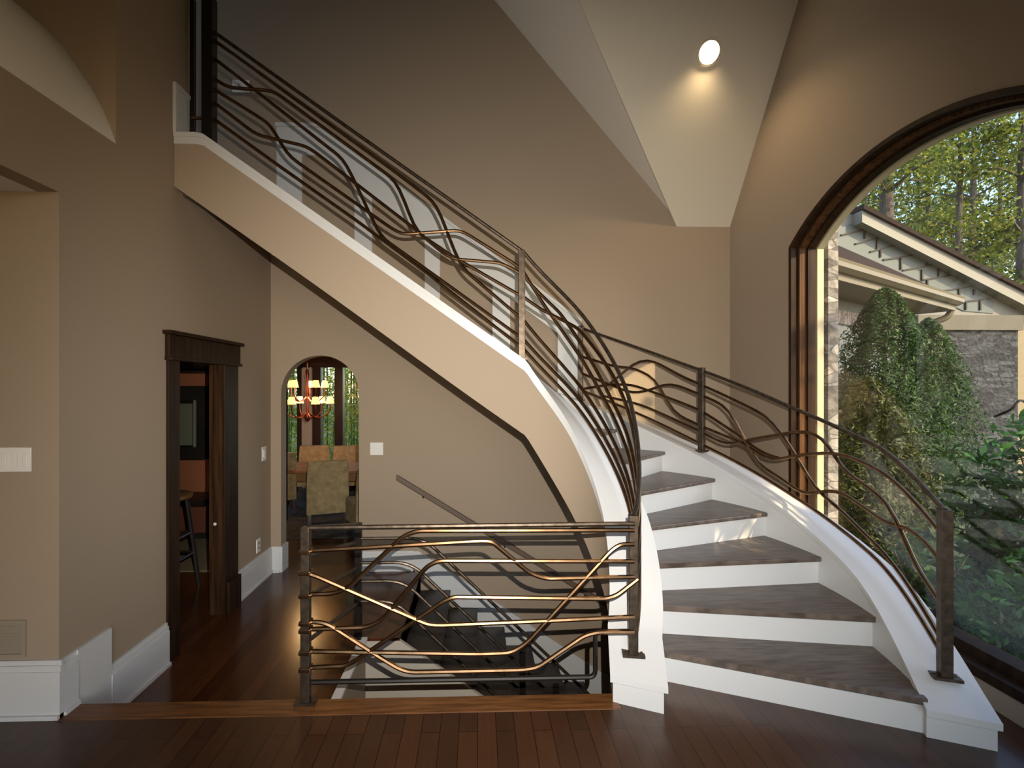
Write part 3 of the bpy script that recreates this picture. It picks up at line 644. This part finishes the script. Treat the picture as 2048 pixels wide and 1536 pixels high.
MB().box((-2.95, 6.85, .25), (-1.15, 7.5, .37)).obj('apron', mat('honey_apron_wood', (.22, .11, .04), .5), tb)
for sx in (-2.9, -1.6):
    for sy in (6.9, 7.45): MB().box((sx - .05, sy - .05, ZH), (sx + .05, sy + .05, .25)).obj('leg', WD, tb)
bw = MB().lathe((-2.72, 7.0, .41), [(.05, 0), (.06, .02), (.02, .05), (.025, .12), (.10, .20), (.105, .21), (.02, .14), (.002, .13)], 18).obj('candle_bowl', mat('dark_red_glass', (.12, .02, .015), .3)); tag(bw, 'dark red footed bowl on the dining table', 'bowl')
rg = MB().box((-3.4, 5.75, ZH), (-.7, 8.3, ZH + .01)).obj('rug', mat('dark_patterned_rug', (.05, .042, .03), .95, noise=.5, scale=9)); tag(rg, 'dark patterned rug under the dining table', 'rug')

ch = thing('chandelier', 'red bronze two tier chandelier with glowing fabric shades in the dining room', 'chandelier', (-2.42, 6.98, 1.3))
RB = mat('red_bronze', (.16, .035, .02), .35, .7)
MB().tube([(-2.42, 6.98, 2.7), (-2.42, 6.98, 1.1)], .014, 8).obj('stem', RB, ch)
MB().lathe((-2.42, 6.98, 1.12), [(.002, -.05), (.03, -.03), (.05, .02), (.03, .08), (.018, .2), (.03, .35), (.016, .5), (.03, .62), (.014, .7)], 14).obj('body', RB, ch, smooth=True)
SH = mat('lit_fabric_shade', (.9, .7, .4), .8, emit=((1, .58, .16), .75))
for n_, R0, zz, ph in ((6, .31, 1.33, .15), (5, .24, 1.56, .5)):
    for i in range(n_):
        a = ph + 2 * PI * i / n_; c, s_ = math.cos(a), math.sin(a); bx_, by_ = -2.42, 6.98
        arm_ = MB().tube(fillet([(bx_, by_, zz - .12), (bx_ + c * R0 * .5, by_ + s_ * R0 * .5, zz - .22), (bx_ + c * R0, by_ + s_ * R0, zz - .12), (bx_ + c * R0, by_ + s_ * R0, zz)], .12), .009, 6).obj('arm', RB, ch, smooth=True)
        MB().lathe((bx_ + c * R0, by_ + s_ * R0, zz), [(.058, 0), (.036, .10), (.034, .10), (.056, 0)], 14).obj('shade', SH, arm_, smooth=True)
lb = lamp('chandelier_glow', 'POINT', (-2.42, 6.98, 1.47), 11, (1, .62, .28), shadow_soft_size=.10); lb.parent = ch; lb.matrix_parent_inverse = Matrix.Translation((2.42, -6.98, -1.3))

# ------------------------------------------------------------------ foliage
def leaf_cloud(name, P, size, m, parent, flat=0.0, aspect=.5, outward=None):
    """P: n x 3 leaf centres; each leaf is a folded four sided blade"""
    n = len(P); P = np.asarray(P, float)
    d = RNG.normal(size=(n, 3));
    if outward is not None: d = d * .8 + outward
    d /= np.linalg.norm(d, axis=1)[:, None]
    u = np.cross(d, RNG.normal(size=(n, 3))); u /= np.linalg.norm(u, axis=1)[:, None]; w = np.cross(d, u)
    sz = size * RNG.uniform(.6, 1.3, size=(n, 1)); a = u * sz; b = w * sz * aspect; f_ = d * sz * .18
    V = np.stack([P - a, P + b + f_, P + a, P - b + f_], 1).reshape(-1, 3)
    me = bpy.data.meshes.new(name); me.vertices.add(4 * n); me.vertices.foreach_set('co', V.ravel())
    me.loops.add(4 * n); me.loops.foreach_set('vertex_index', np.arange(4 * n)); me.polygons.add(n)
    me.polygons.foreach_set('loop_start', np.arange(0, 4 * n, 4)); me.polygons.foreach_set('loop_total', np.full(n, 4)); me.update(calc_edges=True)
    me.materials.append(m); o = bpy.data.objects.new(name, me); COL.objects.link(o)
    if parent: o.parent = parent; o.matrix_parent_inverse = Matrix.Translation(-Vector(parent.location))
    return o
L_ARB = leafmat('arborvitae_green', (.004, .016, .003), (.050, .13, .014))
L_YEL = leafmat('yellow_green_needles', (.007, .018, .003), (.10, .115, .012))
L_BUSH = leafmat('glossy_green_leaf', (.010, .055, .012), (.06, .20, .038))
L_TREE = leafmat('sunlit_tree_leaf', (.018, .06, .006), (.26, .28, .03), .5)
L_BAMB = leafmat('bamboo_leaf', (.08, .30, .05), (.80, .78, .10), .5)
BARK = mat('grey_bark', (.075, .062, .05), .9, noise=.4, scale=6, stretch=(4, 4, .6), bump=.6, bscale=12)
def conifer(x, y, z0, h, r, n, label, m, lobes=5, lean=0.0):
    t = thing('arborvitae', label, 'shrub', (x, y, z0), 0, 'arborvitae shrubs outside the window')
    MB().tube([(x, y, z0), (x + lean * .5, y, z0 + h * .5), (x + lean, y, z0 + h * .9)], .05, 8, .3).obj('trunk', BARK, t)
    th = RNG.uniform(0, 2 * PI, n); hh = RNG.uniform(0, 1, n); rho = np.sqrt(RNG.uniform(.35, 1, n))
    prof = (1 - np.clip(hh, 0, 1) ** 4.6) ** .6 * (.72 + .28 * np.sin(hh * PI))
    lob = 1 + .16 * np.sin(lobes * th + 9 * hh) + .10 * np.sin(11 * th - 17 * hh) + .08 * np.sin(31 * hh + 3 * th)
    R0 = r * prof * lob * rho
    P = np.stack([x + R0 * np.cos(th) + lean * hh, y + R0 * np.sin(th), z0 + hh * h], 1)
    outw = np.stack([np.cos(th), np.sin(th), np.full(n, .7)], 1)
    leaf_cloud('foliage', P, .024, m, t, aspect=.30, outward=outw)
GZ = -.32
conifer(4.52, 5.25, GZ, 2.98, .50, 40000, 'tall green arborvitae outside the window, the tallest', L_ARB)
conifer(5.88, 6.15, GZ, 2.78, .47, 28000, 'green arborvitae standing right of the tallest one, before the stone wall', L_ARB, 4)
conifer(3.66, 4.45, GZ, 1.98, .44, 26000, 'shorter yellow green arborvitae close to the window edge', L_YEL, 4)
def bush(x, y, z0, rx, ry, h, n, size, label, m, cat='shrub', name='leafy_bush'):
    t = thing(name, label, cat, (x, y, z0))
    for i in range(7):
        a = RNG.uniform(0, 2 * PI); rr = RNG.uniform(.2, .7)
        MB().tube([(x, y, z0), (x + math.cos(a) * rx * rr * .5, y + math.sin(a) * ry * rr * .5, z0 + h * .5), (x + math.cos(a) * rx * rr, y + math.sin(a) * ry * rr, z0 + h * .85)], .012, 5, .4).obj('stem', BARK, t)
    C = RNG.normal(size=(26, 3)); C /= np.linalg.norm(C, axis=1)[:, None]; C[:, 2] = np.abs(C[:, 2]); C *= RNG.uniform(.35, .85, (26, 1))
    idx = RNG.integers(0, 26, n); D = RNG.normal(size=(n, 3)); D /= np.linalg.norm(D, axis=1)[:, None]
    P = (C[idx] + D * .33 * RNG.uniform(.5, 1, (n, 1))) * np.array([rx, ry, h]) + np.array([x, y, z0])
    leaf_cloud('foliage', P, size, m, t, aspect=.38, outward=D * .6 + np.array([0, 0, .8]))
bush(5.05, 4.05, GZ, .95, .75, 1.62, 8000, .060, 'big glossy leaved bush right of the arborvitae outside', L_BUSH)
bush(3.75, 2.75, GZ, .70, .80, .95, 9000, .038, 'low dense green bush below the big glossy bush', L_BUSH)
bush(3.35, 3.55, GZ, .40, .42, .80, 2200, .045, 'small dark bush at the foot of the window', L_ARB)
o = MB().box((2.75, -9, GZ - .1), (60, 60, GZ)).box((-40, 9.0, GZ - .1), (2.75, 60, GZ)).obj('ground', mat('leafy_ground', (.035, .05, .018), .95, noise=.5, scale=3)); struct(o)

def tree(x, y, h, r, n, label, m, crown0=.35, size=.13, tr=.16):
    t = thing('tree', label, 'tree', (x, y, GZ), 0, 'woodland trees behind the house wing')
    lean = RNG.uniform(-.4, .4)
    MB().tube([(x, y, GZ), (x + lean * .4, y, GZ + h * .35), (x + lean, y, GZ + h * .95)], tr, 10, .35).obj('trunk', BARK, t, smooth=True)
    m_ = MB(); C = []
    for i in range(26):
        a = RNG.uniform(0, 2 * PI); zz = h * RNG.uniform(crown0, .97); L = r * RNG.uniform(.45, 1.0) * (1.15 - .6 * abs(zz / h - .6))
        p0 = Vector((x + lean * zz / h, y, GZ + zz * .94)); p1 = p0 + Vector((math.cos(a) * L, math.sin(a) * L, .35 * L)); m_.tube([p0, p0.lerp(p1, .5) + Vector((0, 0, .12 * L)), p1], tr * .22, 5, .3); C += [p1, p0.lerp(p1, .75)]
    m_.obj('branches', BARK, t)
    C = np.array([tuple(c) for c in C]); idx = RNG.integers(0, len(C), n)
    P = C[idx] + RNG.normal(size=(n, 3)) * np.array([.42, .42, .28]) * r * .50
    leaf_cloud('foliage', P, size, m, t, aspect=.55)
spots = [(1785, 15.5, 13, 1.9, .34), (1862, 23, 14, 2.4, .2), (1905, 17, 13, 1.8, .18), (1938, 20, 14, 1.9, .2), (1992, 24, 15, 2.5, .2), (2042, 16, 13, 2.0, .26), (2120, 20, 14, 2.4, .25), (1735, 24, 14, 2.4, .2), (1700, 31, 17, 3.0, .25), (1950, 32, 17, 3.0, .25), (2045, 31, 17, 3.0, .25), (1830, 33, 18, 3.0, .25)]
lab = ['thick grey trunked tree left in the window view', 'leafy tree second from the left in the window', 'slim tree in the middle of the window view', 'slim tree just right of the middle one', 'tall leafy tree near the right of the window', 'tree with a thick trunk at the right edge', 'leafy tree beyond the right picture edge', 'leafy tree behind the thick grey trunk', 'distant tree at the left end of the woodland', 'distant leafy tree behind the slim middle trees', 'distant leafy tree behind the right edge trunk', 'farthest tree in the woodland centre']
for (px_, d_, h_, r_, t_), lb_ in zip(spots, lab):
    p = atD(px_, 775, d_); tree(p.x, p.y, h_, r_, 6000, lb_, L_TREE, .22, .05 + d_ * .0016, t_)
# added out of view on the right: tree crown that blocks most of the sun
tree(5.1, -1.1, 6.2, 1.05, 17000, 'unseen leafy tree added beside the house to block sun at the window', L_TREE, .22, .10, .07)
# greenery outside the dining windows
for i in range(9):
    px_ = 560 + i * 24; p = atD(px_, 800, 10.6 + .55 * (i % 3))
    t = thing('bamboo', 'clump of bamboo outside the dining windows', 'plant', (p.x, p.y, GZ), 0, 'bamboo clumps outside the dining room')
    m_ = MB()
    for j in range(7):
        a = RNG.uniform(-.3, .3); b_ = RNG.uniform(-.3, .3); m_.tube([(p.x + a, p.y + b_, GZ), (p.x + a * 1.6, p.y + b_ * 1.6, GZ + 3.4)], .018, 6)
    m_.obj('canes', mat('green_cane', (.10, .16, .04), .5), t)
    n = 900; P = np.stack([p.x + RNG.normal(0, .30, n), p.y + RNG.normal(0, .22, n), GZ + RNG.uniform(.1, 3.5, n)], 1)
    leaf_cloud('foliage', P, .10, L_BAMB, t, aspect=.16)

# ------------------------------------------------------------------ the neighbouring wing of the house
hw = thing('house_wing', 'low house wing with dark shingle roof, gutter and stucco wall outside the window', 'building', (6.0, 7.0, GZ))
CRM = mat('cream_trim_paint', (.16, .135, .085), .6); SHG = mat('dark_brown_shingles', (.034, .025, .022), 1.0, spec=.05, noise=.4, scale=5, stretch=(3, 3, 20)); STU = mat('grey_blue_stucco', (.12, .135, .145), .9, noise=.15, scale=12)  # trim and stucco colours lowered in place of shade on the wing
E0, E1 = atD(1600, 503, 5.35), atD(1912, 605, 8.2); E1.z = E0.z = 3.02
ed = (E1 - E0); ed.z = 0; ed.normalize(); back = Vector((-ed.y, ed.x, 0))
def along(p, b=0, z=0): return p + back * b + Vector((0, 0, z))
MB().prism([along(E0, 0, .02), along(E1, 0, .02), along(E1, 1.9, 1.44), along(E0, 1.9, 1.44)], (0, 0, .05)).obj('roof', SHG, hw)
MB().sweep([[along(p, b_, z) for b_, z in ((-.10, .02), (-.115, .05), (-.09, .05), (-.08, -.03), (-.02, -.05), (0, -.05), (0, -.08), (-.05, -.08), (-.11, -.04))] for p in (E0, E1)]).obj('gutter', CRM, hw)
MB().prism([along(E0, 0, -.16), along(E1, 0, -.16), along(E1, 0, .03), along(E0, 0, .03)], back * .03).obj('fascia', CRM, hw)
MB().prism([along(E0, .03, -.16), along(E1, .03, -.16), along(E1, .62, -.16), along(E0, .62, -.16)], (0, 0, .02)).obj('soffit', mat('tan_soffit', (.15, .115, .06), .7), hw)
MB().prism([along(E0, .60, GZ - 3.02), along(E1, .60, GZ - 3.02), along(E1, .60, -.14), along(E0, .60, -.14)], back * .15).obj('wall', STU, hw)
MB().prism([along(E0, .57, -.52), along(E1, .57, -.52), along(E1, .57, -.32), along(E0, .57, -.32)], back * .04).obj('dentil_band', stonemat('soldier_brick', (.20, .15, .13), (.36, .30, .26), (.10, .09, .08), .07, .3), hw)
MB().tube(fillet([E1 + back * .02 + Vector((-.02, 0, -.06)), E1 + back * .06 + Vector((-.04, 0, -.26)), E1 + back * .35 + Vector((-.2, 0, -.42))], .12), .05, 8).obj('downspout', CRM, hw, smooth=True)

gb = thing('gabled_wing', 'white gabled house wing with dark lattice panel and stone wall below', 'building', (10, 10.2, GZ))
GYp = 10.2
def gp(x, y, d=0.0): v = onY(x, y, GYp); v.y -= d; return v
MB().prism([gp(1640, 420), gp(1712, 430), gp(2110, 636), gp(2110, 690), gp(1640, 690)], (0, .12, 0)).obj('gable_wall', mat('shaded_pale_siding', (.19, .18, .15), .7), gb)  # siding darkened so the gable reads as standing in shade
lpan = MB().prism([gp(1700, 447, .02), gp(1985, 603, .02), gp(1985, 627, .02), gp(1925, 622, .02), gp(1850, 585, .02), gp(1650, 505, .02), gp(1650, 470, .02)], (0, .02, 0)).obj('lattice_panel', mat('grey_green_panel', (.075, .095, .088), .5), gb)
def strip(a, b, w, m): # dark lattice bar between two photograph points
    A, B = gp(*a, .05), gp(*b, .05); t = (B - A).normalized(); n_ = Vector((-t.z, 0, t.x)) * w / 2
    m.prism([A + n_, B + n_, B - n_, A - n_], (0, .03, 0))
Z3 = lambda x, y: (1560 + x / 2.844, 160 + y / 2.844)
for a, b in (((340, 885), (505, 845)), ((420, 935), (590, 890)), ((505, 980), (670, 935)), ((580, 1025), (770, 995)), ((690, 1085), (880, 1050)), ((800, 1140), (975, 1110)), ((890, 1205), (1085, 1175)), ((1020, 1265), (1180, 1245)),
             ((475, 850), (475, 905)), ((545, 900), (545, 965)), ((565, 970), (565, 1010)), ((680, 1010), (680, 1080)), ((825, 1025), (825, 1055)), ((800, 1080), (800, 1140)), ((895, 1065), (895, 1120)), ((830, 1140), (830, 1165)), ((1010, 1190), (1010, 1240)), ((1095, 1190), (1095, 1225)), ((1130, 1250), (1130, 1310)), ((1048, 1265), (1048, 1310))):
    mm = MB(); strip(Z3(*a), Z3(*b), .030, mm); mm.obj('lattice_bar', M['black'], lpan)
A, B = gp(1706, 428), gp(2150, 655)
MB().prism([A + Vector((0, -.25, 0)), B + Vector((0, -.25, 0)), B + Vector((0, -.25, -.26)), A + Vector((0, -.25, -.26))], (0, .3, 0)).obj('bargeboard', mat('white_bargeboard', (.22, .21, .17), .6), gb)
MB().prism([A + Vector((-.02, -.32, .0)), B + Vector((0, -.32, .0)), B + Vector((0, -.32, .09)), A + Vector((-.02, -.32, .09))], (0, 2.5, 0)).obj('roof', SHG, gb)
q0 = atD(1870, 900, 9.8); q1 = onY(2036, 900, q0.y)
MB().box((q0.x - .4, q0.y, GZ), (q1.x, q0.y + 1.2, 2.72)).obj('stone_wall', stonemat('dark_grey_fieldstone', (.008, .008, .009), (.060, .064, .070), (.012, .012, .012), .30, .085, 1.0), gb)
MB().prism([(q0.x - .4, q0.y - .06, 2.72), (q1.x + .05, q0.y - .06, 2.72), (q1.x + .05, q0.y - .06, 3.02), (q0.x - .4, q0.y - .06, 3.02)], (0, .3, 0)).obj('frieze', mat('dull_cream_frieze', (.095, .085, .058), .7), gb)
MB().box((q1.x + .02, q1.y + .5, GZ), (q1.x + 3, q1.y + .7, 2.9)).obj('side_wall', mat('warm_cream_stucco', (.24, .19, .11), .8), gb)
ln = thing('wall_lantern', 'dark hooked wall lantern on the stone wall at the right picture edge', 'lantern', atD(2036, 830, 9.0))
p = atD(2036, 830, 9.0)
MB().tube(fillet([p + Vector((-.12, .3, -.05)), p + Vector((-.12, 0, .10)), p + Vector((0, -.02, .28)), p + Vector((.12, -.02, .25)), p + Vector((.14, -.02, .12))], .12), .022, 8).obj('arm', M['black'], ln, smooth=True)
MB().lathe(p + Vector((.14, -.02, -.30)), [(.07, 0), (.10, .04), (.10, .30), (.05, .40), (.02, .43)], 12).obj('shade', CRM, ln)
